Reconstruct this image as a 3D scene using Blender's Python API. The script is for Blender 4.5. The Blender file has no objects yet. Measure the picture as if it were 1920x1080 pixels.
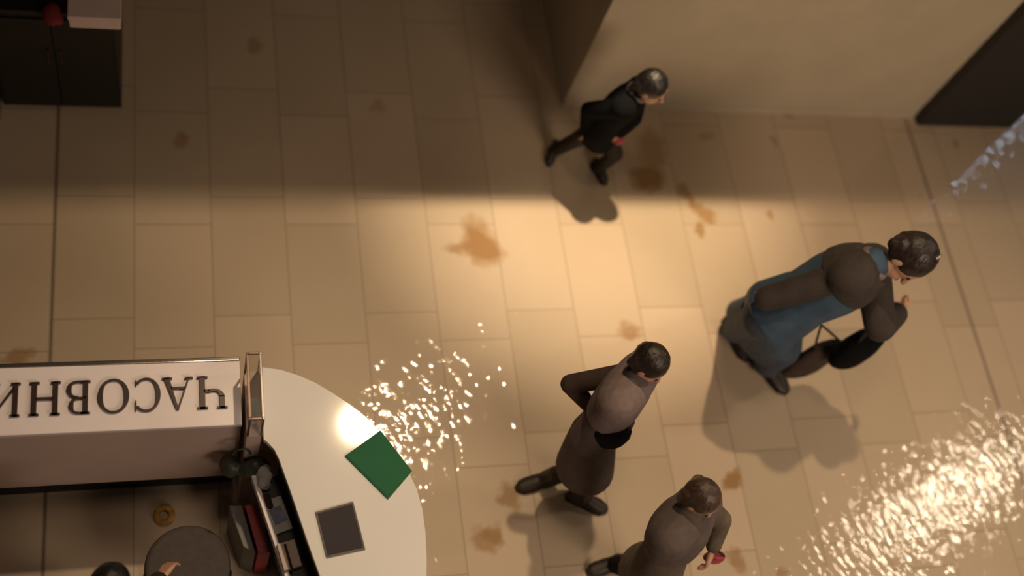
import bpy, bmesh, math, random
from mathutils import Vector, Matrix
random.seed(7)
S = bpy.context.scene
C = S.collection
# ------------------------------------------------------------------ camera
F, HC = 2200.0, 6.3
def _n(v): return Vector(v).normalized()
_up = -_n((350 - 960, -(1650 - 540), -F))
_y = _n((260 - 960, -(-4205 - 540), -F)); _y = (_y - _up * _y.dot(_up)).normalized()
_x = _y.cross(_up)
RM = Matrix((_x, _y, _up))                      # camera axes -> world axes
cam = bpy.data.objects.new('camera', bpy.data.cameras.new('camera')); C.objects.link(cam)
cam.matrix_world = Matrix.Translation((0, 0, HC)) @ RM.to_4x4()
cam.data.sensor_width = 36.0; cam.data.lens = F / 1920 * 36.0
cam.data.clip_end = 200
cam.data.dof.use_dof = True; cam.data.dof.focus_distance = 5.6; cam.data.dof.aperture_fstop = 0.5
S.camera = cam
def at(u, v, h=0.0):
    d = RM @ Vector((u - 960, -(v - 540), -F))
    return Vector((0, 0, HC)) + d * ((h - HC) / d.z)
# ------------------------------------------------------------------ world and lights
S.view_settings.view_transform = 'Standard'; S.view_settings.look = 'None'
S.view_settings.exposure = 0.0; S.view_settings.gamma = 1.0; S.view_settings.use_curve_mapping = False
w = bpy.data.worlds.new('world'); S.world = w; w.use_nodes = True
w.node_tree.nodes['Background'].inputs[0].default_value = (0.62, 0.46, 0.36, 1)
w.node_tree.nodes['Background'].inputs[1].default_value = 0.05
def light(name, kind, loc, target, energy, col, **kw):
    d = bpy.data.lights.new(name, kind); d.energy = energy; d.color = col
    for k, v in kw.items(): setattr(d, k, v)
    o = bpy.data.objects.new(name, d); C.objects.link(o); o.location = loc
    o.rotation_euler = (Vector(target) - Vector(loc)).to_track_quat('-Z', 'Y').to_euler()
    return o
WARM = (1.0, 0.74, 0.46)
light('atrium_spot', 'SPOT', (2.2, 4.95, 10.0), (2.62, 3.8, 0), 5600, (1.0, 0.77, 0.49), spot_size=math.radians(20), spot_blend=1.0, shadow_soft_size=0.07)
light('atrium_downlight', 'SPOT', (2.2, 4.95, 10.0), (2.3, 1.9, 0), 1580, WARM, spot_size=math.radians(64), spot_blend=1.0, shadow_soft_size=0.13)
light('side_downlight', 'SPOT', (0.5, 2.1, 10.2), (3.2, .9, 0), 330, (1.0, 0.72, 0.47), spot_size=math.radians(62), spot_blend=1.0, shadow_soft_size=0.5)
light('front_fill', 'AREA', (4.4, -3.5, 5.6), (4.5, 3.6, 1.0), 125, (1.0, 0.78, 0.56), shape='RECTANGLE', size=3.2, size_y=1.8, spread=math.radians(120))  # added fill with no fitting behind it, lifts the pale wall and kiosk panel
light('shop_ceiling_panel', 'AREA', (8.95, 3.1, 6.0), (5.2, 2.0, 0), 125, (1.0, 0.82, 0.58), shape='RECTANGLE', size=1.0, size_y=0.45)
light('shop_window_glow', 'AREA', (10.1, 7.3, 4.0), (6.2, 3.2, 0), 12, (0.55, 0.80, 1.0), shape='RECTANGLE', size=0.22, size_y=0.35)
# ------------------------------------------------------------------ materials
def mat(name, col, rough=0.6, metal=0.0, var=0.12, scale=14.0, bump=0.0, spec=0.5, trans=0.0, sheen=0.0, stretch=None, emis=0):
    m = bpy.data.materials.new(name); m.use_nodes = True; nt = m.node_tree; N = nt.nodes; L = nt.links
    b = N['Principled BSDF']
    tc = N.new('ShaderNodeTexCoord'); mp = N.new('ShaderNodeMapping'); L.new(tc.outputs['Object'], mp.inputs[0])
    if stretch: mp.inputs['Scale'].default_value = stretch
    nz = N.new('ShaderNodeTexNoise'); nz.inputs['Scale'].default_value = scale; nz.inputs['Detail'].default_value = 4
    L.new(mp.outputs[0], nz.inputs['Vector'])
    cr = N.new('ShaderNodeValToRGB')
    cr.color_ramp.elements[0].position = 0.3; cr.color_ramp.elements[1].position = 0.7
    cr.color_ramp.elements[0].color = tuple(c * (1 - var) for c in col) + (1,)
    cr.color_ramp.elements[1].color = tuple(min(1, c * (1 + var)) for c in col) + (1,)
    L.new(nz.outputs[0], cr.inputs[0]); L.new(cr.outputs[0], b.inputs['Base Color'])
    b.inputs['Roughness'].default_value = rough; b.inputs['Metallic'].default_value = metal
    b.inputs['Specular IOR Level'].default_value = spec
    b.inputs['Transmission Weight'].default_value = trans
    b.inputs['Sheen Weight'].default_value = sheen
    if bump:
        bp = N.new('ShaderNodeBump'); bp.inputs['Strength'].default_value = bump; bp.inputs['Distance'].default_value = 0.01
        L.new(nz.outputs[0], bp.inputs['Height']); L.new(bp.outputs[0], b.inputs['Normal'])
    return m
def srgb(r, g, b):
    f = lambda c: (c / 255 / 12.92) if c <= 10 else ((c / 255 + 0.055) / 1.055) ** 2.4
    return (f(r), f(g), f(b))

TP, TL = 0.435, 0.79          # tile width and length
STAINS = [  # centre on the floor, half sizes, turn, strength
    (903, 456, 34, 44, -.35, 1.0), (866, 463, 34, 11, 0, .8), (1222, 282, 34, 42, .1, .62), (1215, 332, 38, 24, -.3, 1.0),
    (1286, 362, 12, 22, -.6, .8), (1302, 385, 14, 16, -.6, .8), (1324, 404, 20, 13, 0, .75), (1312, 428, 9, 14, .2, .75),
    (1181, 622, 22, 15, -.2, .7), (1374, 898, 25, 11, -.6, .9), (912, 1012, 25, 20, -.3, .7), (925, 1006, 11, 20, -.6, .8),
    (957, 930, 17, 22, 0, .75), (1443, 399, 6, 12, -.3, .6), (1384, 1050, 14, 20, -.3, .7), (1450, 268, 5, 18, -.2, .6),
    (1478, 218, 8, 9, 0, .45), (337, 264, 12, 13, 0, .6), (34, 668, 22, 12, -.3, .7), (1322, 256, 16, 12, -.4, .45),
    (478, 84, 13, 16, -.3, .5), (1467, 1074, 10, 7, 0, .6), (1792, 268, 6, 10, -.4, .5), (1731, 370, 4, 4, 0, .5), (706, 198, 18, 10, -.4, .35)]
def floor_mat():
    m = bpy.data.materials.new('glazed_floor_tile'); m.use_nodes = True; nt = m.node_tree; N = nt.nodes; L = nt.links
    b = N['Principled BSDF']
    tc = N.new('ShaderNodeTexCoord')
    def mth(op, a, b2=None, clamp=False):
        n = N.new('ShaderNodeMath'); n.operation = op; n.use_clamp = clamp
        for i, s in enumerate((a, b2)):
            if s is None: continue
            if isinstance(s, (int, float)): n.inputs[i].default_value = s
            else: L.new(s, n.inputs[i])
        return n.outputs[0]
    def mix(f, a, c):
        n = N.new('ShaderNodeMix'); n.data_type = 'RGBA'
        L.new(f, n.inputs[0])
        for i, s in ((6, a), (7, c)):
            if isinstance(s, tuple): n.inputs[i].default_value = s + (1,)
            else: L.new(s, n.inputs[i])
        return n.outputs[2]
    mp = N.new('ShaderNodeMapping'); L.new(tc.outputs['Object'], mp.inputs[0])
    # the brick texture has its courses along x: turn it so the courses run along y
    mp.inputs['Rotation'].default_value = (0, 0, math.radians(-90)); mp.inputs['Location'].default_value = (0.28, -0.672 + TP * 40, 0)
    br = N.new('ShaderNodeTexBrick'); L.new(mp.outputs[0], br.inputs['Vector'])
    br.offset = 0.24; br.offset_frequency = 2; br.squash = 1
    br.inputs['Scale'].default_value = 1; br.inputs['Brick Width'].default_value = TL; br.inputs['Row Height'].default_value = TP
    br.inputs['Mortar Size'].default_value = 0.0055; br.inputs['Mortar Smooth'].default_value = 0.7
    br.inputs['Color1'].default_value = (0.43, 0.335, 0.235, 1); br.inputs['Color2'].default_value = (0.50, 0.385, 0.28, 1)
    br.inputs['Mortar'].default_value = (0.30, 0.21, 0.14, 1)
    col = br.outputs['Color']
    n1 = N.new('ShaderNodeTexNoise'); n1.inputs['Scale'].default_value = 1.6; n1.inputs['Detail'].default_value = 5; L.new(tc.outputs['Object'], n1.inputs['Vector'])
    n2 = N.new('ShaderNodeTexNoise'); n2.inputs['Scale'].default_value = 9; n2.inputs['Detail'].default_value = 5; L.new(tc.outputs['Object'], n2.inputs['Vector'])
    col = mix(mth('MULTIPLY', mth('SUBTRACT', n1.outputs[0], 0.38, True), 0.8), col, (0.36, 0.27, 0.17))
    sx = N.new('ShaderNodeSeparateXYZ'); L.new(tc.outputs['Object'], sx.inputs[0])
    # wide movement joints of the floor
    for X in (-0.672, 5.215):
        d = mth('ABSOLUTE', mth('SUBTRACT', sx.outputs[0], X))
        f = mth('MULTIPLY', mth('SUBTRACT', 1.0, mth('DIVIDE', d, 0.016), True), 0.9)
        col = mix(f, col, (0.09, 0.05, 0.035))
    nd = N.new('ShaderNodeVectorMath'); nd.operation = 'SUBTRACT'; L.new(n2.outputs['Color'], nd.inputs[0]); nd.inputs[1].default_value = (.5, .5, .5)
    ns = N.new('ShaderNodeVectorMath'); ns.operation = 'SCALE'; L.new(nd.outputs[0], ns.inputs[0]); ns.inputs['Scale'].default_value = 0.16
    wp = N.new('ShaderNodeVectorMath'); wp.operation = 'ADD'; L.new(tc.outputs['Object'], wp.inputs[0]); L.new(ns.outputs[0], wp.inputs[1])
    for (u, v, a, c, rot, st) in STAINS:
        p = at(u, v)
        s1 = N.new('ShaderNodeVectorMath'); s1.operation = 'SUBTRACT'; L.new(wp.outputs[0], s1.inputs[0]); s1.inputs[1].default_value = (p.x, p.y, 0)
        ro = N.new('ShaderNodeVectorRotate'); ro.rotation_type = 'Z_AXIS'; L.new(s1.outputs[0], ro.inputs['Vector']); ro.inputs['Angle'].default_value = rot
        s2 = N.new('ShaderNodeVectorMath'); s2.operation = 'MULTIPLY'; L.new(ro.outputs[0], s2.inputs[0]); s2.inputs[1].default_value = (320 / a, 320 * .86 / c, 0)
        ln = N.new('ShaderNodeVectorMath'); ln.operation = 'LENGTH'; L.new(s2.outputs[0], ln.inputs[0])
        f = mth('MULTIPLY', mth('SUBTRACT', 1.35, ln.outputs['Value']), 1.5, True)
        f = mth('MULTIPLY', f, st)
        col = mix(f, col, (0.26, 0.125, 0.022))
    L.new(col, b.inputs['Base Color'])
    b.inputs['Roughness'].default_value = 0.16
    b.inputs['Specular IOR Level'].default_value = 0.5
    m0 = N.new('ShaderNodeMapping'); L.new(tc.outputs['Object'], m0.inputs[0]); m0.inputs['Rotation'].default_value = (0, 0, math.radians(60))
    mw = N.new('ShaderNodeMapping'); L.new(m0.outputs[0], mw.inputs[0]); mw.inputs['Scale'].default_value = (0.36, 1.0, 1)
    w1 = N.new('ShaderNodeTexNoise'); w1.inputs['Scale'].default_value = 22; w1.inputs['Detail'].default_value = 2.5; L.new(mw.outputs[0], w1.inputs['Vector'])
    bp = N.new('ShaderNodeBump'); bp.inputs['Strength'].default_value = 1.0; bp.inputs['Distance'].default_value = 0.0066
    L.new(w1.outputs[0], bp.inputs['Height'])
    L.new(bp.outputs[0], b.inputs['Coat Normal'])
    b.inputs['Coat Weight'].default_value = 0.9; b.inputs['Coat Roughness'].default_value = 0.035
    b.inputs['Roughness'].default_value = 0.5
    return m

M = dict(
    floor=floor_mat(),
    plaster=mat('beige_plaster', (0.50, 0.42, 0.31), 0.6, var=.05, scale=3),
    ceiling=mat('gallery_plaster', (0.30, 0.25, 0.2), 0.8),
    darkstone=mat('dark_cladding', (0.016, 0.015, 0.016), 0.5),
    black=mat('black_laminate', (0.008, 0.006, 0.005), 0.5),
    white=mat('white_laminate', (0.80, 0.78, 0.76), 0.05, var=.02, scale=2),
    signw=mat('white_sign_panel', (0.82, 0.74, 0.78), 0.35, var=.03, scale=2),
    taupe=mat('taupe_panel', (0.60, 0.46, 0.42), 0.5, var=.05, scale=3),
    letter=mat('bronze_letter', (0.035, 0.018, 0.015), 0.3, metal=0.3),
    chrome=mat('chrome', (0.55, 0.5, 0.45), 0.15, metal=1.0, var=.03),
    bronze=mat('dark_metal', (0.12, 0.075, 0.06), 0.3, metal=.8),
    glass=mat('glass', (0.85, 0.88, 0.84), 0.03, trans=1.0, var=.01),
    green=mat('green_card', (0.012, 0.12, 0.05), 0.8, var=.06, scale=5),
    slate=mat('slate_plastic', (0.035, 0.028, 0.035), 0.8, var=.04),
    slateframe=mat('grey_frame', (0.12, 0.10, 0.10), 0.6),
    darkred=mat('dark_red_fabric', (0.16, 0.012, 0.012), 0.8),
    red=mat('red_card', (0.35, 0.03, 0.045), 0.5),
    grey=mat('grey_plastic', (0.15, 0.14, 0.14), 0.5),
    paper=mat('paper', (0.55, 0.55, 0.58), 0.7, var=.08),
    bluepaper=mat('blue_print', (0.20, 0.26, 0.40), 0.6, var=.3, scale=30),
    darkgreen=mat('dark_green_plastic', (0.045, 0.055, 0.038), 0.45, bump=.6, scale=9),
    yellow=mat('yellow_fabric', (0.45, 0.25, 0.05), 0.8, scale=40, var=.4),
    skin=mat('skin', (0.50, 0.28, 0.19), 0.5, var=.05),
    darkhair=mat('dark_brown_hair', (0.018, 0.010, 0.009), 0.45, stretch=(1, 1, .15), scale=60, var=.5, bump=.5),
    blackhair=mat('black_hair', (0.010, 0.008, 0.008), 0.4, stretch=(1, 1, .15), scale=60, var=.5, bump=.5),
    brownhair=mat('brown_hair', (0.05, 0.028, 0.018), 0.45, stretch=(1, 1, .15), scale=60, var=.5, bump=.5),
    eye=mat('eye', (0.02, 0.015, 0.012), 0.1),
    lip=mat('lip', (0.4, 0.12, 0.1), 0.4),
    blackcoat=mat('black_padded_cloth', (0.005, 0.005, 0.006), 0.9, bump=.3, spec=.1),
    darktrouser=mat('dark_cloth', (0.018, 0.014, 0.010), 0.9),
    boot=mat('dark_brown_leather', (0.022, 0.014, 0.010), 0.5),
    bluecoat=mat('blue_padded_cloth', (0.035, 0.07, 0.12), 0.7, bump=.4, var=.25, scale=8),
    denim=mat('blue_grey_denim', (0.05, 0.066, 0.105), 0.9, var=.15, scale=10),
    browncoat=mat('grey_brown_wool', (0.042, 0.031, 0.027), 0.95, var=.15),
    mauve=mat('mauve_grey_knit', (0.17, 0.125, 0.12), 0.95, var=.12, scale=30),
    greybrown=mat('taupe_wool', (0.095, 0.070, 0.066), 0.95, var=.15),
    darkbrown=mat('dark_brown_cloth', (0.045, 0.026, 0.020), 0.9),
    olive=mat('grey_olive_cloth', (0.10, 0.075, 0.055), 0.9, var=.2),
    tan=mat('tan_cloth', (0.16, 0.09, 0.045), 0.9),
    greycloth=mat('grey_upholstery', (0.075, 0.06, 0.055), 0.9, var=.12, scale=30),
    steel=mat('brushed_steel', (0.4, 0.4, 0.4), 0.3, metal=1),
)
# ------------------------------------------------------------------ mesh helpers
def link(name, bm, m, parent=None, smooth=False):
    me = bpy.data.meshes.new(name); bmesh.ops.recalc_face_normals(bm, faces=bm.faces); bm.to_mesh(me); bm.free()
    if m: me.materials.append(m)
    if smooth:
        for p in me.polygons: p.use_smooth = True
    o = bpy.data.objects.new(name, me); C.objects.link(o)
    if parent:
        o.parent = parent; o.matrix_parent_inverse = parent.matrix_world.inverted() if parent.type != 'EMPTY' else Matrix.Translation(-parent.location)
    return o
def thing(name, label, cat, loc, group=None):
    o = bpy.data.objects.new(name, None); C.objects.link(o); o.location = loc; o.empty_display_size = .1
    return tag(o, label, cat, group)
def tag(o, label, cat, group=None):
    o['label'] = label; o['category'] = cat
    if group: o['group'] = group
    return o
def struct(o): o['kind'] = 'structure'; return o
def prism(poly, z0, z1, bev=0.0, bm=None, bottom=None):
    bm = bm or bmesh.new()
    poly = [Vector((p[0], p[1], 0)) for p in poly]; bot = [Vector((p[0], p[1], 0)) for p in (bottom or poly)]
    a = [bm.verts.new((p.x, p.y, z0)) for p in bot]; t = [bm.verts.new((p.x, p.y, z1)) for p in poly]
    fs = [bm.faces.new(a[::-1]), bm.faces.new(t)]
    n = len(a)
    for i in range(n): fs.append(bm.faces.new((a[i], a[(i + 1) % n], t[(i + 1) % n], t[i])))
    if bev:
        es = set(e for f in fs for e in f.edges)
        bmesh.ops.bevel(bm, geom=list(es), offset=bev, segments=3, affect='EDGES', profile=.6)
    return bm
def box(x0, x1, y0, y1, z0, z1, bev=0.0, bm=None): return prism([(x0, y0), (x1, y0), (x1, y1), (x0, y1)], z0, z1, bev, bm)
def capsule(bm, p0, r0, p1, r1, seg=14, flat=None):
    """tapered capsule from p0 to p1"""
    p0, p1 = Vector(p0), Vector(p1); d = p1 - p0; L = max(d.length, 1e-5); z = d / L
    x = z.orthogonal().normalized(); y = z.cross(x)
    rings = []
    for k in range(1, 5): t = -math.pi / 2 + k * math.pi / 8; rings.append((p0 + z * r0 * math.sin(t), r0 * math.cos(t)))
    for k in range(0, 4): t = k * math.pi / 8; rings.append((p1 + z * r1 * math.sin(t), r1 * math.cos(t)))
    vs = [[bm.verts.new(c + (x * math.cos(a) + y * math.sin(a)) * r) for a in [2 * math.pi * i / seg for i in range(seg)]] for c, r in rings]
    b = bm.verts.new(p0 - z * r0); t = bm.verts.new(p1 + z * r1)
    for i in range(seg):
        j = (i + 1) % seg
        bm.faces.new((b, vs[0][j], vs[0][i])); bm.faces.new((t, vs[-1][i], vs[-1][j]))
        for k in range(len(vs) - 1): bm.faces.new((vs[k][i], vs[k][j], vs[k + 1][j], vs[k + 1][i]))
def loft(bm, rings, seg=24, cap=True):
    """rings: (centre, side vector, front vector) ellipses"""
    vs = [[bm.verts.new(Vector(c) + Vector(a) * math.cos(t) + Vector(b) * math.sin(t)) for t in [2 * math.pi * i / seg for i in range(seg)]] for c, a, b in rings]
    for k in range(len(vs) - 1):
        for i in range(seg):
            j = (i + 1) % seg; bm.faces.new((vs[k][i], vs[k][j], vs[k + 1][j], vs[k + 1][i]))
    if cap: bm.faces.new(vs[0][::-1]); bm.faces.new(vs[-1])
def ellipsoid(bm, c, sx, sy, sz, ax, seg=20, cut=None):
    """ax = (X, Y, Z) axes; cut(n)->scale lets a cap be shaped"""
    c = Vector(c); g = bmesh.ops.create_uvsphere(bm, u_segments=seg, v_segments=14, radius=1)
    for v in g['verts']:
        n = v.co.copy(); k = cut(n) if cut else 1.0
        v.co = c + (ax[0] * n.x * sx + ax[1] * n.y * sy + ax[2] * n.z * sz) * k
def fuse(name, bm, m, parent, vox=0.012, smooth=6):
    """voxel-remesh several overlapping volumes into one continuous skin"""
    o = link(name, bm, m, None)
    md = o.modifiers.new('r', 'REMESH'); md.mode = 'VOXEL'; md.voxel_size = vox; md.use_smooth_shade = True
    ms = o.modifiers.new('s', 'SMOOTH'); ms.iterations = smooth; ms.factor = .5
    dg = bpy.context.evaluated_depsgraph_get(); me = bpy.data.meshes.new_from_object(o.evaluated_get(dg))
    o.modifiers.clear(); old = o.data; o.data = me; me.name = name; bpy.data.meshes.remove(old)
    if not me.materials: me.materials.append(m)
    for p in me.polygons: p.use_smooth = True
    o.parent = parent; o.matrix_parent_inverse = Matrix.Translation(-parent.location)
    return o
# ------------------------------------------------------------------ the hall
bm = bmesh.new(); vs = [bm.verts.new(p) for p in ((-9, -6, 0), (16, -6, 0), (16, 14, 0), (-9, 14, 0))]; bm.faces.new(vs)
struct(link('floor', bm, M['floor']))
SLAB_Y = 3.76 + (4.98 - 3.76) * 0.45
gal = [(-9, SLAB_Y), (4.1, SLAB_Y - .02), (4.7, SLAB_Y - .08), (5.3, SLAB_Y - .28), (6.0, SLAB_Y - .7), (6.8, SLAB_Y - 1.3), (16, SLAB_Y - 1.3), (16, 14), (-9, 14)]
struct(link('ceiling', prism(gal, 4.5, 4.95), M['ceiling']))
WX0, WX1 = at(1054, 205).x, at(1712, 218).x
WY = at(1400, 210).y
struct(link('wall_back', box(WX0, WX1, WY, 8.5, 0, 4.498), M['plaster']))
PY = at(1800, 238).y
struct(link('wall_right', box(WX1 + .004, at(1893, 238).x, PY, 7.5, 0, 4.498, .006), M['darkstone']))
struct(link('baseboard_back', box(WX0 + .01, WX1 - .01, WY - .012, WY - .001, 0.001, .07), M['plaster']))
# ------------------------------------------------------------------ black cabinet at the top left
cx0, cx1, cy = at(8, 207).x, at(229, 207).x, at(120, 207).y
cab = thing('display_cabinet', 'low black cabinet with a pale carton and red pouch on top, in the dark corner', 'cabinet', ((cx0 + cx1) / 2, cy + .3, 0))
link('body', box(cx0, cx1, cy, cy + .62, .04, .90, .008), M['black'], cab)
link('plinth', box(cx0 + .03, cx1 - .03, cy + .03, cy + .6, 0.0, .04), M['black'], cab)
link('top', box(cx0 - .008, cx1 + .008, cy - .008, cy + .63, .90, .93, .006), M['black'], cab)
for xa, xb in ((cx0 + .02, (cx0 + cx1) / 2 - .003), ((cx0 + cx1) / 2 + .003, cx1 - .02)):
    d = link('door', box(xa, xb, cy - .014, cy - .001, .07, .87, .003), M['black'], cab)
    hx = xb - .03 if xa < (cx0 + cx1) / 2 - .1 else xa + .03
    link('handle', box(hx - .005, hx + .005, cy - .03, cy - .013, .5, .62, .002), M['bronze'], d)
a, b2 = at(127, 33, 1.02), at(226, 33, 1.02)
t = thing('carton', 'pale carton on the right end of the black cabinet', 'box', ((a.x + b2.x) / 2, a.y + .12, .93))
link('box_body', box(a.x, b2.x, a.y, a.y + .25, .931, 1.02, .012), M['taupe'], t)
link('lid', box(a.x - .004, b2.x + .004, a.y - .004, a.y + .254, 1.0, 1.03, .008), M['taupe'], t)
a = at(104, 30, .99)
t = thing('pouch', 'crumpled red pouch lying beside the pale carton on the black cabinet', 'pouch', (a.x, a.y, .93))
bm = bmesh.new(); X, Y, Z = Vector((1, 0, 0)), Vector((0, 1, 0)), Vector((0, 0, 1))
ellipsoid(bm, (a.x - .02, a.y + .03, .965), .05, .075, .034, (X, Y, Z)); ellipsoid(bm, (a.x + .012, a.y - .0, .955), .026, .03, .024, (X, Y, Z))
fuse('cloth', bm, M['darkred'], t, .006, 2)
bm = bmesh.new()
for k in range(16):
    q = 2 * math.pi * k / 16; q2 = 2 * math.pi * (k + 1) / 16
    capsule(bm, (a.x - .03 + .02 * math.cos(q), a.y + .1 + .02 * math.sin(q), .94), .004, (a.x - .03 + .02 * math.cos(q2), a.y + .1 + .02 * math.sin(q2), .94), .004, 6)
link('drawstring', bm, M['blackcoat'], t, True)
gx = at(7, 225).x; gy = at(7, 228).y
t = thing('pedestal', 'grey-green pedestal cut off by the photo edge, left of the black cabinet', 'pedestal', (gx - .2, gy + .2, 0))
link('shaft', box(gx - .4, gx - .015, gy, gy + .5, 0, .82, .01), M['grey'], t); link('top', box(gx - .42, gx - .01, gy - .015, gy + .515, .82, .86, .008), M['grey'], t)
# ------------------------------------------------------------------ kiosk: sign counter
HK = 1.05
ky1, ky0 = at(200, 684, HK).y, at(200, 808, HK).y; kx1 = at(452, 745, HK).x; kx0 = -2.2
sc = thing('sign_counter', 'long pinkish white kiosk counter with dark Cyrillic letters along its top', 'counter', (kx1 - .8, (ky0 + ky1) / 2, 0))
link('top_panel', box(kx0, kx1, ky0, ky1, HK - .03, HK, .004), M['signw'], sc)
link('back_panel', box(kx0, kx1 - .004, ky0 + .006, ky0 + .03, .26, HK - .031), M['taupe'], sc)
link('front_panel', box(kx0, kx1 - .004, ky1 - .03, ky1 - .006, .04, HK - .031), M['signw'], sc)
link('plinth', box(kx0, kx1 - .01, ky0 + .05, ky1 - .04, 0.0, .26), M['black'], sc)
link('end_panel', box(kx1 - .03, kx1 - .006, ky0 + .031, ky1 - .031, .26, HK - .031), M['taupe'], sc)
link('edge_strip', box(kx0, kx1, ky1 + .0005, ky1 + .02, HK - .035, HK + .004, .003), M['chrome'], sc)
# letters: strokes in a unit cell, x to the letter's right, y up
def arc(cx, cy, rx, ry, a0, a1, w0, w1, n=22):
    """crescent stroke: thick where the angle is near 0/180, thin at the top and bottom"""
    o, i = [], []
    for k in range(n + 1):
        t = math.radians(a0 + (a1 - a0) * k / n); wv = w1 + (w0 - w1) * abs(math.cos(t)) ** 1.5
        o.append((cx + rx * math.cos(t), cy + ry * math.sin(t))); i.append((cx + (rx - wv) * math.cos(t), cy + (ry - w1) * math.sin(t)))
    return [[o[k], o[k + 1], i[k + 1], i[k]] for k in range(n)]
def R(x0, x1, y0, y1): return [[(x0, y0), (x1, y0), (x1, y1), (x0, y1)]]
def stem(x, w=.15): return R(x, x + w, 0, 1) + R(x - .07, x + w + .07, 0, .045) + R(x - .07, x + w + .07, .955, 1)
GL = {
    'Ч': (.86, stem(.62) + R(.10, .24, .62, 1) + R(.03, .31, .955, 1) + arc(.40, .66, .30, .26, 180, 300, .14, .07) + R(.50, .66, .42, .50)),
    'А': (.98, [[(.47, 1), (.55, 1), (.96, 0), (.78, 0)]] + [[(.47, 1), (.50, .9), (.16, 0), (.10, 0)]] + R(.25, .72, .30, .36) + R(.0, .27, 0, .045) + R(.68, 1.02, 0, .045)),
    'С': (.90, arc(.48, .5, .44, .52, 45, 315, .15, .05) + R(.77, .81, .68, .98) + R(.77, .81, .05, .22)),
    'О': (1.0, arc(.5, .5, .48, .52, 0, 360, .16, .05, 40)),
    'В': (.84, stem(.14) + arc(.42, .755, .30, .245, -90, 90, .15, .05) + arc(.44, .26, .36, .26, -90, 90, .16, .05) + R(.2, .44, .955, 1) + R(.2, .44, .50, .55) + R(.2, .46, 0, .05)),
    'Н': (1.0, stem(.12) + stem(.73) + R(.25, .76, .47, .535)),
    'И': (1.0, stem(.12) + stem(.73) + [[(.25, .10), (.25, .20), (.75, .90), (.75, .80)]]),
    'К': (.98, stem(.12) + [[(.27, .45), (.27, .53), (.74, .97), (.80, .97)]] + [[(.36, .58), (.52, .66), (.96, 0), (.76, 0)]] + R(.66, .92, .955, 1) + R(.68, 1.02, 0, .045)),
}
LH = abs(at(200, 714, HK).y - at(200, 775, HK).y); base_y = at(200, 714, HK).y
def letter(ch, px_right, px_left):
    xr, xl = at(px_right, 740, HK).x, at(px_left, 740, HK).x; wd = xr - xl; adv, quads = GL[ch]
    bm = bmesh.new()
    for q in quads: prism([(xr - p[0] / max(adv, 1e-3) * wd, base_y - p[1] * LH) for p in q], HK + .001, HK + .016, bm=bm)
    o = link('letter', bm, M['letter'], sc); o['label'] = 'dark raised letter ' + ch
for ch, a_, b_ in (('Ч', 428, 368), ('А', 362, 306), ('С', 304, 248), ('О', 244, 182), ('В', 174, 122), ('Н', 117, 52), ('И', 42, -22), ('К', -32, -92)): letter(ch, a_, b_)
# ------------------------------------------------------------------ kiosk: curved white counter
outer = [(491, 688), (525, 693), (560, 704), (592, 718), (622, 736), (655, 758), (686, 783), (715, 812), (742, 845), (764, 880), (781, 916), (792, 955), (798, 1000), (800, 1050), (799, 1110), (796, 1200)]
inner = [(640, 1200), (612, 1110), (600, 1080), (575, 1010), (548, 930), (524, 862), (516, 842), (504, 829), (494, 824)]
cp = [at(u, v, HK) for u, v in outer + inner]; cc = at(660, 900, HK)
rc = thing('curved_counter', 'rounded glossy white kiosk counter top with a green card and dark grey mat on it', 'counter', (cc.x, cc.y, 0))
link('worktop', prism([(p.x, p.y) for p in cp], HK - .035, HK, .004), M['white'], rc)
mid = Vector((cc.x, cc.y, 0))
no = len(outer)
op = [(p.x, p.y) for p in cp[:no]]
def inset(pts, d):
    out = []
    for i, p in enumerate(pts):
        a_, b_ = Vector(pts[max(i - 1, 0)]), Vector(pts[min(i + 1, len(pts) - 1)]); t_ = (b_ - a_).normalized(); out.append((p[0] + t_.y * -d * -1, p[1] - t_.x * d * -1 * -1))
    return out
o1 = inset([Vector(p) for p in op], .03); o2 = inset([Vector(p) for p in op], .055)
link('curved_front', prism(list(o1) + list(o2)[::-1], .0, HK - .036), M['signw'], rc)
# inner dark cupboard back and lower shelf with goods
ip = [at(u, v, HK) for u, v in inner[2:]]
A, B = at(518, 846, HK), at(606, 1100, HK)      # inner edge of the top, going towards the viewer
dv = (B - A).normalized(); nv = Vector((-dv.y, dv.x, 0)) ; nv = -nv if (mid - A).dot(nv) < 0 else nv   # nv points under the top
def slab(p, q, d0, d1, z0, z1, bev=.002): return prism([(p + nv * d0)[:2], (q + nv * d0)[:2], (q + nv * d1)[:2], (p + nv * d1)[:2]], z0, z1, bev)
link('inner_panel', slab(A, B, .03, .05, .02, HK - .036), M['darkgreen'], rc)
sh = link('shelf', slab(A + dv * .02, B, -.075, .029, .70, .72), M['black'], rc)
link('shelf_lip', slab(A - dv * .02, B, -.10, -.076, .68, .745, .003), M['signw'], rc)
link('lower_shelf', slab(A + dv * .15, B, -.06, .029, .30, .32), M['grey'], rc)
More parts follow.
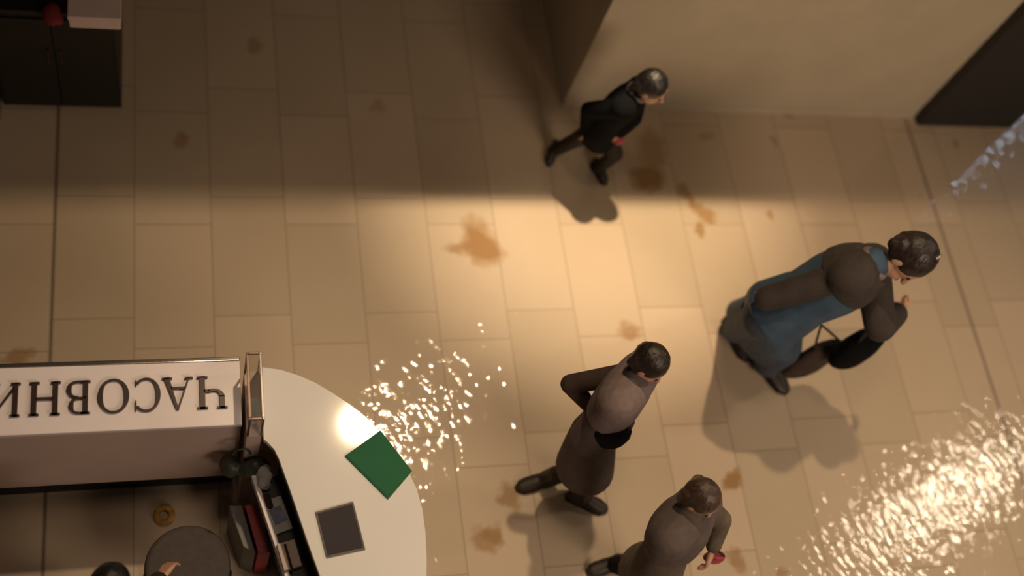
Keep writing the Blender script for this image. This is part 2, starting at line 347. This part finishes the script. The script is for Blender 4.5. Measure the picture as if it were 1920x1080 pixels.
# goods on the shelf
def slanted(u, v, h, L_, W_, T_, turn, name, m, bev=.003):
    p = at(u, v, h); d = Matrix.Rotation(turn, 3, 'Z') @ dv; s = Vector((-d.y, d.x, 0))
    return prism([(p + d * L_ * a_ + s * W_ * b_)[:2] for a_, b_ in ((-.5, -.5), (.5, -.5), (.5, .5), (-.5, .5))], h, h + T_, bev), p
bm, p = slanted(521, 968, .722, .17, .085, .03, .02, '', None)
t = thing('leaflet_stack', 'stack of white and blue leaflets on the shelf inside the kiosk', 'leaflets', p); link('sheets', bm, M['paper'], t)
bm, _ = slanted(521, 966, .7525, .08, .06, .002, .1, '', None, 0); link('top_sheet', bm, M['bluepaper'], t)
bm, p = slanted(541, 1045, .722, .13, .085, .05, -.05, '', None)
t = thing('parcel', 'taupe parcel at the near end of the kiosk shelf', 'parcel', p); link('wrapping', bm, M['taupe'], t)
bm, p = slanted(541, 1045, .7722, .13, .012, .002, -.05, '', None, 0); link('tape', bm, M['darkbrown'], t)
p = at(498, 893, .74)
t = thing('crumpled_tissue', 'crumpled whitish tissue at the far end of the kiosk shelf', 'tissue', p); bm = bmesh.new()
for k in range(9): ellipsoid(bm, p + Vector((random.uniform(-.02, .02), random.uniform(-.05, .05), random.uniform(0, .04))), .03, .03, .02, (X, Y, Z), 10)
fuse('tissue_paper', bm, M['paper'], t, .007, 2)
p = at(503, 940, .75)
t = thing('roll', 'small dark roll lying between the tissue and the leaflets', 'roll', p); bm = bmesh.new(); capsule(bm, p - dv * .025, .016, p + dv * .025, .016); link('winding', bm, M['darkbrown'], t, True)
bm = bmesh.new(); capsule(bm, p - dv * .036, .006, p + dv * .036, .006); link('core', bm, M['taupe'], t, True)
# red folder and grey box under the shelf
rp = [at(u, v, .46) for u, v in ((459, 947), (481, 945), (507, 1036), (484, 1036))]
c = sum(rp, Vector()) / 4
t = thing('folder', 'red folder standing beside the kiosk shelf lip', 'folder', (c.x, c.y, 0)); link('cover', prism([q[:2] for q in rp], 0, .46, .003), M['red'], t)
link('spine_label', prism([(q + (c - q) * .55)[:2] for q in rp], .4605, .462), M['red'], t)
gp = [at(u, v, .46) for u, v in ((430, 948), (454, 948), (479, 1036), (456, 1024))]
c = sum(gp, Vector()) / 4
t = thing('storage_box', 'grey storage box left of the red folder', 'box', (c.x, c.y, 0)); link('box_body', prism([q[:2] for q in gp], 0, .435, .004), M['grey'], t)
link('lid', prism([(q + (q - c) * .02)[:2] for q in gp], .436, .455, .004), M['grey'], t)
# dark green bag in the gap
p = at(470, 862, .8)
t = thing('plastic_bag', 'dark green plastic bag hanging in the corner behind the sign counter', 'bag', (p.x, p.y, .55)); bm = bmesh.new()
for k in range(14):
    q = at(random.uniform(425, 498), random.uniform(868, 892), random.uniform(.60, .74)); ellipsoid(bm, q, .05, .045, .06, (X, Y, Z), 12)
fuse('bag_body', bm, M['darkgreen'], t, .01, 3)
bm = bmesh.new(); q0 = at(455, 838, .95)
for k in range(10):
    a0, a1 = math.pi * k / 10, math.pi * (k + 1) / 10
    capsule(bm, (q0.x + .04 * math.cos(a0), q0.y, .84 + .08 * math.sin(a0)), .005, (q0.x + .04 * math.cos(a1), q0.y, .84 + .08 * math.sin(a1)), .005, 6)
link('handle', bm, M['darkgreen'], t, True)
# glass case between the counters
gx0, gx1 = at(459, 745, HK).x, at(487, 745, HK).x; gy1, gy0 = at(470, 697, HK).y, at(470, 820, HK).y; gh = HK + .24
gc = thing('glass_case', 'narrow metal framed glass case between the sign counter and the curved counter', 'display case', ((gx0 + gx1) / 2, (gy0 + gy1) / 2, 0))
link('case_base', box(gx0, gx1, gy0, gy1, 0, HK + .01, .003), M['taupe'], gc)
for x_, m_ in ((gx0, 'bronze'), (gx1 - .008, 'chrome')):
    for y_ in (gy0, gy1 - .01): link('post', box(x_, x_ + .01, y_, y_ + .01, HK + .011, gh, .002), M[m_], gc)
link('rail', box(gx0, gx0 + .012, gy0 + .011, gy1 - .011, gh - .012, gh, .002), M['bronze'], gc)
link('rail', box(gx1 - .01, gx1, gy0 + .011, gy1 - .011, gh - .01, gh, .002), M['chrome'], gc)
link('rail', box(gx0 + .011, gx1 - .011, gy1 - .01, gy1, gh - .01, gh, .002), M['bronze'], gc)
link('rail', box(gx0 + .011, gx1 - .011, gy0, gy0 + .01, gh - .01, gh, .002), M['bronze'], gc)
link('glass_pane', box(gx0 + .013, gx1 - .011, gy0 + .012, gy1 - .012, gh - .008, gh - .004), M['glass'], gc)
link('glass_pane', box(gx1 - .006, gx1 - .003, gy0 + .012, gy1 - .012, HK + .012, gh - .011), M['glass'], gc)
q = at(470, 760, HK + .03)
t = thing('watch_box', 'small pale box inside the narrow glass case', 'box', (q.x, q.y, HK + .011))
link('box_body', box(gx0 + .02, gx1 - .018, q.y - .09, q.y + .02, HK + .011, HK + .06, .004), M['signw'], t)
link('lid', box(gx0 + .019, gx1 - .017, q.y - .092, q.y + .022, HK + .0605, HK + .07, .003), M['paper'], t)
# tablets on the counter
def tablet(name, label, cat, pts, m, mf, z=HK):
    q = [at(u, v, z) for u, v in pts]; c = sum(q, Vector()) / 4; t = thing(name, label, cat, (c.x, c.y, z))
    return t, q, c
t, q, c = tablet('card_holder', 'green rectangular card lying askew by the rim of the white counter', 'card', ((713, 808), (772, 884), (727, 937), (646, 856)), 0, 0)
link('base', prism([p[:2] for p in q], HK + .001, HK + .010, .002), M['green'], t)
link('card', prism([(p + (c - p) * .06)[:2] for p in q], HK + .0105, HK + .0125), M['green'], t)
t, q, c = tablet('mat', 'dark grey square mat on the white counter near the shelf side', 'mat', ((591, 961), (662, 941), (685, 1031), (612, 1047)), 0, 0)
link('border', prism([p[:2] for p in q], HK + .001, HK + .008, .002), M['slateframe'], t)
link('pad', prism([(p + (c - p) * .09)[:2] for p in q], HK + .0085, HK + .011, .001), M['slate'], t)
# things inside the kiosk
p = at(308, 966, .02)
t = thing('scrunchie', 'small yellow gathered hair band on the floor behind the sign counter', 'hair band', (p.x, p.y, 0)); bm = bmesh.new()
for k in range(14):
    a0 = 2 * math.pi * k / 14; ellipsoid(bm, p + Vector((.038 * math.cos(a0), .042 * math.sin(a0), .0 + random.uniform(0, .006))), .019, .017, .018, (X, Y, Z), 10)
fuse('band', bm, M['yellow'], t, .005, 1)
# stool
sp = at(352, 1060, .5)
t = thing('stool', 'round grey upholstered stool on castors behind the curved counter', 'stool', (sp.x, sp.y, 0)); bm = bmesh.new()
loft(bm, [(sp + Vector((0, 0, dz)), X * r, Y * r) for dz, r in ((-.08, .14), (-.07, .18), (-.03, .2), (-.005, .19), (.0, .17), (.002, .05))], 40); link('seat', bm, M['greycloth'], t, True)
bm = bmesh.new(); capsule(bm, (sp.x, sp.y, .1), .022, (sp.x, sp.y, .43), .022); link('column', bm, M['steel'], t, True)
for k in range(5):
    a0 = 2 * math.pi * k / 5 + .3; d = Vector((math.cos(a0), math.sin(a0), 0)); bm = bmesh.new(); q0 = Vector((sp.x, sp.y, .1))
    capsule(bm, q0, .02, q0 + d * .2 - Vector((0, 0, .025)), .014); lg = link('leg', bm, M['steel'], t, True)
    bm = bmesh.new(); e_ = Vector((sp.x, sp.y, .026)) + d * .205; s_ = Vector((-d.y, d.x, 0)); capsule(bm, e_ - s_ * .01, .025, e_ + s_ * .01, .025); link('castor', bm, M['black'], lg, True)
# ------------------------------------------------------------------ people
def person(label, H, feet, pelvis, neck, head, face, arms, fit):
    """feet: two (ankle point, toe direction); arms: two (elbow, wrist); face: horizontal look direction"""
    k = H / 1.7; W = fit.get('w', 1.0); kw = k * W
    pm = (feet[0][0] + feet[1][0]) / 2
    root = thing('person', label, 'person', (pm.x, pm.y, 0), fit.get('group'))
    fw = Vector((face.x, face.y, 0)).normalized(); rt = fw.cross(Z)
    spine = (neck - pelvis).normalized(); fwd = (fw - spine * fw.dot(spine)).normalized(); side = fwd.cross(spine).normalized()
    if fit.get('twist'):
        m_ = Matrix.Rotation(fit['twist'], 3, spine); fwd, side = m_ @ fwd, m_ @ side
    hips = [pelvis - side * .09 * kw, pelvis + side * .09 * kw]; sh = [neck - side * .165 * kw - spine * .06 * k, neck + side * .165 * kw - spine * .06 * k]
    knees = []
    for i in (0, 1):
        a_ = feet[i][0] + Vector((0, 0, .08 * k)); m_ = (hips[i] + a_) / 2; d_ = (a_ - hips[i]).length; Lg = .84 * k
        off = math.sqrt(max((Lg / 2) ** 2 - (d_ / 2) ** 2, 0)); knees.append(m_ + fw * min(off, .28 * k))
    def torso(bm, g=0.0, z0=-.06, top=True):
        P = lambda t, e=0: pelvis.lerp(neck, t) + fwd * e * k
        rings = [(P(z0), .15, .11), (P(.08), .165, .118), (P(.35), .135, .098), (P(.62), .155, .112), (P(.82), .165, .105), (P(.93), .13, .08)]
        loft(bm, [(c_, side * (a_ * kw + g), fwd * (b_ * kw + g)) for c_, a_, b_ in rings])
        for s_ in (0, 1): capsule(bm, neck - spine * .06 * k, .07 * k + g, sh[s_], .055 * k + g)
    # body
    bm = bmesh.new(); torso(bm)
    capsule(bm, neck - spine * .05 * k, .058 * k, neck.lerp(head, .55), .05 * k)
    hz = ((head - neck).normalized() * .6 + Z * .6).normalized(); hf = (fw - hz * fw.dot(hz)).normalized()
    if fit.get('nod'): hz = (hz + fw * fit['nod']).normalized(); hf = (fw - hz * fw.dot(hz)).normalized()
    hr = hf.cross(hz); ax = (hr, hf, hz); hk = (.6 * k + .4) * fit.get('hs', 1.0)
    ellipsoid(bm, head + hz * .02 * hk, .074 * hk, .094 * hk, .098 * hk, ax)
    ellipsoid(bm, head + hf * .028 * hk - hz * .05 * hk, .056 * hk, .062 * hk, .062 * hk, ax)          # jaw
    capsule(bm, head + hf * .088 * hk + hz * .012 * hk, .010 * hk, head + hf * .106 * hk - hz * .022 * hk, .015 * hk, 8)   # nose
    for s_ in (-1, 1): ellipsoid(bm, head + hr * s_ * .077 * hk - hz * .008 * hk, .010 * hk, .02 * hk, .032 * hk, ax, 8)   # ears
    capsule(bm, head + hf * .085 * hk - hz * .05 * hk - hr * .018 * hk, .008 * hk, head + hf * .085 * hk - hz * .05 * hk + hr * .018 * hk, .008 * hk, 8)
    for i in (0, 1):
        capsule(bm, hips[i], .078 * kw, knees[i], .05 * kw); capsule(bm, knees[i], .05 * kw, feet[i][0] + Vector((0, 0, .08 * k)), .036 * kw)
        td = feet[i][1].normalized(); capsule(bm, feet[i][0] + Vector((0, 0, .045 * k)) - td * .03 * k, .034 * k, feet[i][0] + td * .12 * k + Vector((0, 0, .032 * k)), .026 * k)
        el, wr = arms[i]
        capsule(bm, sh[i], .048 * k, el, .038 * k); capsule(bm, el, .038 * k, wr, .026 * k)
        hd = (wr - el).normalized(); ps = hd.cross(fw if abs(hd.dot(fw)) < .9 else Z).normalized(); pn = hd.cross(ps)
        for q_ in (-.6, 0, .6): capsule(bm, wr + ps * q_ * .02 * k, .017 * k, wr + hd * .075 * k + ps * q_ * .045 * k, .013 * k, 10)
        for j, (o_, ln) in enumerate(((-.03, .062), (-.011, .074), (.010, .07), (.029, .054))):    # four fingers, curled
            b_ = wr + hd * .082 * k + ps * o_ * k; m_ = b_ + (hd * .86 + pn * .35) * ln * .5 * k; e_ = m_ + (hd * .45 + pn * .85) * ln * .5 * k
            capsule(bm, b_, .0092 * k, m_, .0085 * k, 8); capsule(bm, m_, .0085 * k, e_, .0075 * k, 8)
        b_ = wr + hd * .03 * k - ps * .024 * k; capsule(bm, b_, .012 * k, b_ + (hd * .6 - ps * .55 + pn * .3) * .035 * k, .010 * k, 8)
        capsule(bm, b_ + (hd * .6 - ps * .55 + pn * .3) * .035 * k, .010 * k, b_ + (hd * .75 - ps * .4 + pn * .5) * .062 * k, .0085 * k, 8)
    fuse('body', bm, M['skin'], root, .0065, 3)
    for s_ in (-1, 1):
        bm = bmesh.new(); ellipsoid(bm, head + hr * s_ * .031 * hk + hf * .083 * hk + hz * .012 * hk, .013 * hk, .008 * hk, .008 * hk, ax, 10); link('eye', bm, M['eye'], root, True)
    bm = bmesh.new(); ellipsoid(bm, head + hf * .094 * hk - hz * .05 * hk, .022 * hk, .006 * hk, .006 * hk, ax, 10); link('mouth', bm, M['lip'], root, True)
    # hair: a shell over crown, back and sides
    bm = bmesh.new()
    ellipsoid(bm, head + hz * .034 * hk - hf * .014 * hk, .087 * hk, .100 * hk, .100 * hk, ax, 28, lambda n: 1 + .03 * math.sin(n.x * 23) * math.cos(n.y * 17))
    for s_ in (-1, 1): capsule(bm, head + hr * s_ * .06 * hk + hz * .03 * hk - hf * .01 * hk, .03 * hk, head + hr * s_ * .062 * hk - hz * .03 * hk - hf * .03 * hk, .026 * hk)
    if fit.get('hair_long'):
        for o_ in (-.05, 0, .05): capsule(bm, head + hr * o_ * hk - hf * .06 * hk, .045 * hk, head + hr * o_ * 1.2 * hk - hf * .08 * hk - spine * fit['hair_long'], .03 * hk)
    if fit.get('bun'): ellipsoid(bm, head - hf * .115 * hk + hz * .05 * hk, .045, .04, .045, ax)
    fuse('hair', bm, M[fit.get('hair', 'darkhair')], root, .009, 2)
    if fit.get('clip'):
        bm = bmesh.new()
        for o_ in (-.03, -.01, .012, .032): ellipsoid(bm, head + hz * .134 * hk + hf * .0 * hk + hr * o_, .008, .008, .007, ax, 8)
        link('hair_clip', bm, M['chrome'], root, True)
    # shoes
    for i in (0, 1):
        td = feet[i][1].normalized(); sd = td.cross(Z); f_ = feet[i][0]; g_ = k * fit.get('shoe', 1.0); bm = bmesh.new()
        loft(bm, [(f_ + td * a_ * g_ + Z * (h_ / 2 + .004), sd * w_ * g_, Z * (h_ / 2)) for a_, w_, h_ in ((-.085, .02, .05), (-.07, .036, .075), (-.01, .038, .09), (.06, .045, .075), (.12, .046, .055), (.16, .034, .042), (.178, .012, .03))], 18)
        capsule(bm, f_ + Z * .07 * k, .044 * k, f_ + Z * .07 * k + (knees[i] - f_).normalized() * fit.get('boot', .04), .047 * k)
        s_ = fuse('shoe', bm, M[fit.get('shoemat', 'boot')], root, .008, 2)
        bm = bmesh.new(); pts = [(f_ + td * a_ * g_ + sd * b_ * g_)[:2] for a_, b_ in ((-.088, 0), (-.075, .034), (0, .038), (.07, .047), (.14, .044), (.18, .015), (.18, -.015), (.14, -.044), (.07, -.047), (0, -.038), (-.075, -.034))]
        link('sole', prism(pts, .0005, .014), M['black'], s_)
    # trousers
    bm = bmesh.new(); e = fit.get('leg', .012)
    loft(bm, [(pelvis.lerp(neck, t_), side * (a_ * kw + e), fwd * (b_ * kw + e)) for t_, a_, b_ in ((-.1, .14, .11), (.0, .165, .12), (.12, .165, .118), (.25, .15, .108))])
    for i in (0, 1):
        capsule(bm, hips[i], .088 * kw + e, knees[i], .062 * kw + e); capsule(bm, knees[i], .061 * kw + e, feet[i][0].lerp(knees[i], fit.get('hem', .2)), .05 * kw + e)
    fuse('trousers', bm, M[fit['trousers']], root, .010, 3)
    if fit.get('skirt'):
        bm = bmesh.new(); sp_ = Vector((feet[0][0] - feet[1][0])[:2] + (0,)).normalized(); sq = sp_.cross(Z); low = pm + Z * fit['skirt']
        loft(bm, [(pelvis + spine * .04, side * .17 * k, fwd * .13 * k), (pelvis.lerp(low, .3), sp_ * .20, sq * .16), (pelvis.lerp(low, .7), sp_ * .25, sq * .165), (low, sp_ * .29, sq * .17)][::-1], 32)
        fuse('skirt', bm, M['denim'], root, .010, 3)
    # coat with skirt
    bm = bmesh.new(); g = fit.get('g', .03); torso(bm, g); d = fit.get('coat', .25)   # d: how far below the pelvis
    legc = (knees[0] + knees[1]) / 2; down = (legc - pelvis).normalized(); fl = fit.get('flare', 1.15)
    loft(bm, [(pelvis.lerp(neck, .3), side * (.14 * kw + g), fwd * (.105 * kw + g)), (pelvis, side * (.17 * kw + g), fwd * (.13 * kw + g)), (pelvis + down * d * .5, side * (.175 * kw + g) * (1 + fl) / 2, fwd * (.14 * kw + g) * (1 + fl) / 2), (pelvis + down * d, side * (.17 * kw + g) * fl, fwd * (.145 * kw + g) * fl)])
    if not fit.get('sleevemat'):
        for i in (0, 1): el, wr = arms[i]; capsule(bm, sh[i], .052 * kw + g * .8, el, .042 * kw + g * .7); capsule(bm, el, .042 * kw + g * .7, el.lerp(wr, .88), .032 * kw + g * .5)
    capsule(bm, neck - spine * .03 * k, .06 * k + g * .6, neck + spine * .015 * k, .058 * k + g * .6)
    co = fuse('coat', bm, M[fit['coatmat']], root, .010, 3)
    if fit.get('sleevemat'):
        for i in (0, 1):
            bm = bmesh.new(); el, wr = arms[i]; capsule(bm, sh[i], .052 * kw + g * .8, el, .044 * kw + g * .7); capsule(bm, el, .044 * kw + g * .7, el.lerp(wr, fit.get('cuff', .88) if i else .88), .034 * kw + g * .6)
            s_ = fuse('sleeve', bm, M[fit['sleevemat']], root, .010, 3)
    if fit.get('shawl'):
        bm = bmesh.new(); g2 = g + (.014 if g < .04 else .0)
        loft(bm, [(pelvis.lerp(neck, t_), side * (a_ * kw + g2), fwd * (b_ * kw + g2)) for t_, a_, b_ in fit.get('shr', ((.52, .16, .115), (.7, .18, .125), (.86, .175, .11), (.98, .10, .08), (1.03, .07, .065)))])
        for s_ in (0, 1): capsule(bm, neck - spine * .06 * k, .075 * k + g2, sh[s_], .065 * k + g2)
        fuse('shawl', bm, M[fit['shawl']], root, .010, 3)
    if fit.get('belt'):
        bm = bmesh.new(); c_ = pelvis.lerp(neck, .3); g2 = g + .006
        loft(bm, [(c_ - spine * .02, side * (.142 * k + g2), fwd * (.108 * k + g2)), (c_ + spine * .02, side * (.142 * k + g2), fwd * (.108 * k + g2))], 28)
        link('belt', bm, M[fit['belt']], root, True)
    if fit.get('scarf'):
        bm = bmesh.new()
        for q_ in range(14):
            a0, a1 = 2 * math.pi * q_ / 14, 2 * math.pi * (q_ + 1) / 14; c_ = neck + spine * .02
            capsule(bm, c_ + (side * math.cos(a0) + fwd * math.sin(a0)) * .07 * k, .03 * k, c_ + (side * math.cos(a1) + fwd * math.sin(a1)) * .07 * k, .03 * k, 10)
        fuse('scarf', bm, M[fit['scarf']], root, .008, 3)
    return root, dict(side=side, fwd=fwd, spine=spine, sh=sh, arms=arms, pelvis=pelvis, neck=neck, k=k)
def dirpx(u0, v0, u1, v1): d = at(u1, v1) - at(u0, v0); d.z = 0; return d.normalized()
def bag(name, label, c, L_, W_, H_, d, m, strap_to=None, parts=True):
    d = Vector((d.x, d.y, 0)).normalized(); s = Vector((-d.y, d.x, 0)); t = thing(name, label, 'bag', (c.x, c.y, c.z))
    bm = bmesh.new(); rings = []
    for z_, f_ in ((0, .86), (.04, 1), (.5, 1.04), (.85, .9), (1, .6)): rings.append((c + Z * z_ * H_, d * L_ / 2 * f_, s * W_ / 2 * f_))
    loft(bm, rings, 28); fuse('bag_body', bm, M[m], t, .009, 3)
    bm = bmesh.new(); top = c + Z * H_ * .95; pts = []
    if strap_to is not None:
        for q_ in range(11):
            f_ = q_ / 10; pts.append((top - d * L_ * .3).lerp(strap_to, math.sin(f_ * math.pi)) if False else (top + d * L_ * .3 * math.cos(f_ * math.pi)).lerp(strap_to + d * .02 * math.cos(f_ * math.pi), math.sin(f_ * math.pi) ** .8))
        for a_, b_ in zip(pts, pts[1:]): capsule(bm, a_, .007, b_, .007, 8)
        link('strap', bm, M['black'], t, True)
    bm = bmesh.new(); q_ = c + Z * H_ * .93; capsule(bm, q_ - d * L_ * .25, .006, q_ + d * L_ * .25, .006, 8); link('zip', bm, M['bronze'], t, True)
    return t
# child in black near the back wall
f1 = dirpx(1040, 270, 1058, 330)
person('child in black coat with dark hair walking out of the shade by the pale wall', 1.3,
       [(at(1118, 318), dirpx(1100, 295, 1125, 340)), (at(1036, 284), dirpx(1045, 262, 1028, 312))],
       at(1122, 236, .64), at(1192, 176, 1.03), at(1221, 164, 1.14), dirpx(1200, 170, 1250, 205),
       [(at(1188, 222, .80), at(1160, 252, .62)), (at(1104, 206, .80), at(1098, 240, .66))],
       dict(hair='blackhair', coatmat='blackcoat', trousers='darktrouser', coat=.14, g=.036, hem=.03, shoe=.95, hair_long=.05, scarf='mauve', flare=1.0, w=.82, hs=1.1))
p = at(1160, 262, .52)
t = thing('red_toy', 'small red toy hanging from the hand of the child in black', 'toy', p); bm = bmesh.new(); ellipsoid(bm, p, .035, .03, .045, (X, Y, Z), 14); ellipsoid(bm, p + Z * .05, .022, .02, .022, (X, Y, Z), 12); link('toy_body', bm, M['red'], t, True)
bm = bmesh.new(); capsule(bm, p + Z * .06, .003, at(1161, 254, .63), .003, 6); link('cord', bm, M['black'], t, True)
# big walker in blue
fd = dirpx(1368, 605, 1455, 705)
wpel = at(1452, 588, .92); wneck = at(1632, 497, 1.45); whead = at(1700, 482, 1.56)
pr, J = person('person in long blue padded coat with grey-brown sleeves and shawl, striding past with dark bags', 1.74,
       [(at(1432, 690), dirpx(1440, 690, 1480, 736)), (at(1372, 622), dirpx(1352, 575, 1385, 640))],
       wpel, wneck, whead, dirpx(1640, 480, 1710, 560),
       [(at(1650, 612, 1.15), at(1682, 586, 1.12)), (at(1562, 527, 1.40), at(1466, 552, 1.22))],
       dict(hair='darkhair', coatmat='bluecoat', sleevemat='browncoat', shawl='browncoat', trousers='denim', nod=.5, coat=.20, g=.05, hem=.22, leg=.03, shoe=1.18, boot=.16, flare=1.08, clip=1, scarf='mauve', skirt=.2, cuff=1.3, w=1.15, hs=1.24, hair_long=.03, shr=((.74, .175, .115), (.86, .17, .105), (.97, .10, .08), (1.02, .07, .065))))
bag('handbag', 'bulging black handbag hanging in front of the person in blue', at(1588, 668, .62), .30, .16, .28, dirpx(1500, 600, 1600, 560), 'blackcoat', at(1650, 600, 1.16))
bag('shopping_bag', 'dark brown shopping bag low beside the legs of the person in blue', at(1505, 690, .28), .34, .12, .34, dirpx(1480, 600, 1600, 560), 'darkbrown', at(1540, 610, .80))
# walker with the bent arm
pr, J = person('person in mauve-grey top and taupe skirted coat, dark hair, elbow bent out', 1.68,
       [(at(1018, 902), dirpx(1035, 900, 985, 915)), (at(1085, 938), dirpx(1070, 932, 1128, 955))],
       at(1112, 815, .90), at(1188, 712, 1.40), at(1216, 682, 1.51), dirpx(1200, 690, 1250, 730),
       [(at(1069, 720, 1.14), at(1112, 768, 1.0)), (at(1172, 790, 1.10), at(1150, 816, .92))],
       dict(hair='darkhair', coatmat='greybrown', sleevemat='darkbrown', shawl='mauve', trousers='darktrouser', nod=.35, coat=.42, g=.026, hem=.04, flare=1.25, hair_long=.03, boot=.12, w=.74, hs=.92, shr=((.40, .14, .105), (.6, .16, .115), (.86, .165, .105), (.98, .10, .08), (1.03, .07, .065))))
bag('shoulder_bag', 'small black shoulder bag at the waist of the person with the bent elbow', at(1137, 822, 1.0), .19, .12, .17, dirpx(1100, 790, 1170, 800), 'blackcoat', at(1186, 716, 1.42))
# person cropped by the bottom edge
person('person in grey-olive coat walking at the bottom edge of the photo', 1.66,
       [(at(1198, 1098), dirpx(1200, 1090, 1240, 1120)), (at(1150, 1058), dirpx(1170, 1060, 1140, 1070))],
       at(1232, 1062, .88), at(1292, 962, 1.38), at(1312, 934, 1.49), dirpx(1300, 950, 1340, 990),
       [(at(1352, 975, 1.12), at(1336, 1030, 1.0)), (at(1238, 1010, 1.10), at(1222, 1060, .95))],
       dict(hair='brownhair', coatmat='olive', shawl='greybrown', trousers='blackcoat', nod=.4, coat=.28, g=.03, hem=.05, hair_long=.05, w=.8, hs=.9))
bag('small_bag', 'small red bag held by the person at the bottom edge', at(1334, 1048, .84), .10, .06, .09, dirpx(1300, 1000, 1360, 1010), 'red', at(1336, 1030, 1.0))
# seller, only the top of the head shows
person('seated seller behind the sign counter, only black hair and shoulders showing', 1.6,
       [(at(190, 1290), Vector((.2, 1, 0))), (at(130, 1290), Vector((-.2, 1, 0)))],
       at(140, 1255, .52), at(190, 1125, 1.02), at(205, 1096, 1.13), Vector((.25, 1, 0)),
       [(at(130, 1170, .8), at(150, 1150, .7)), (at(270, 1130, .8), at(300, 1085, .75))],
       dict(hair='blackhair', coatmat='darktrouser', trousers='blackcoat', coat=.1, g=.03, hair_long=.12))
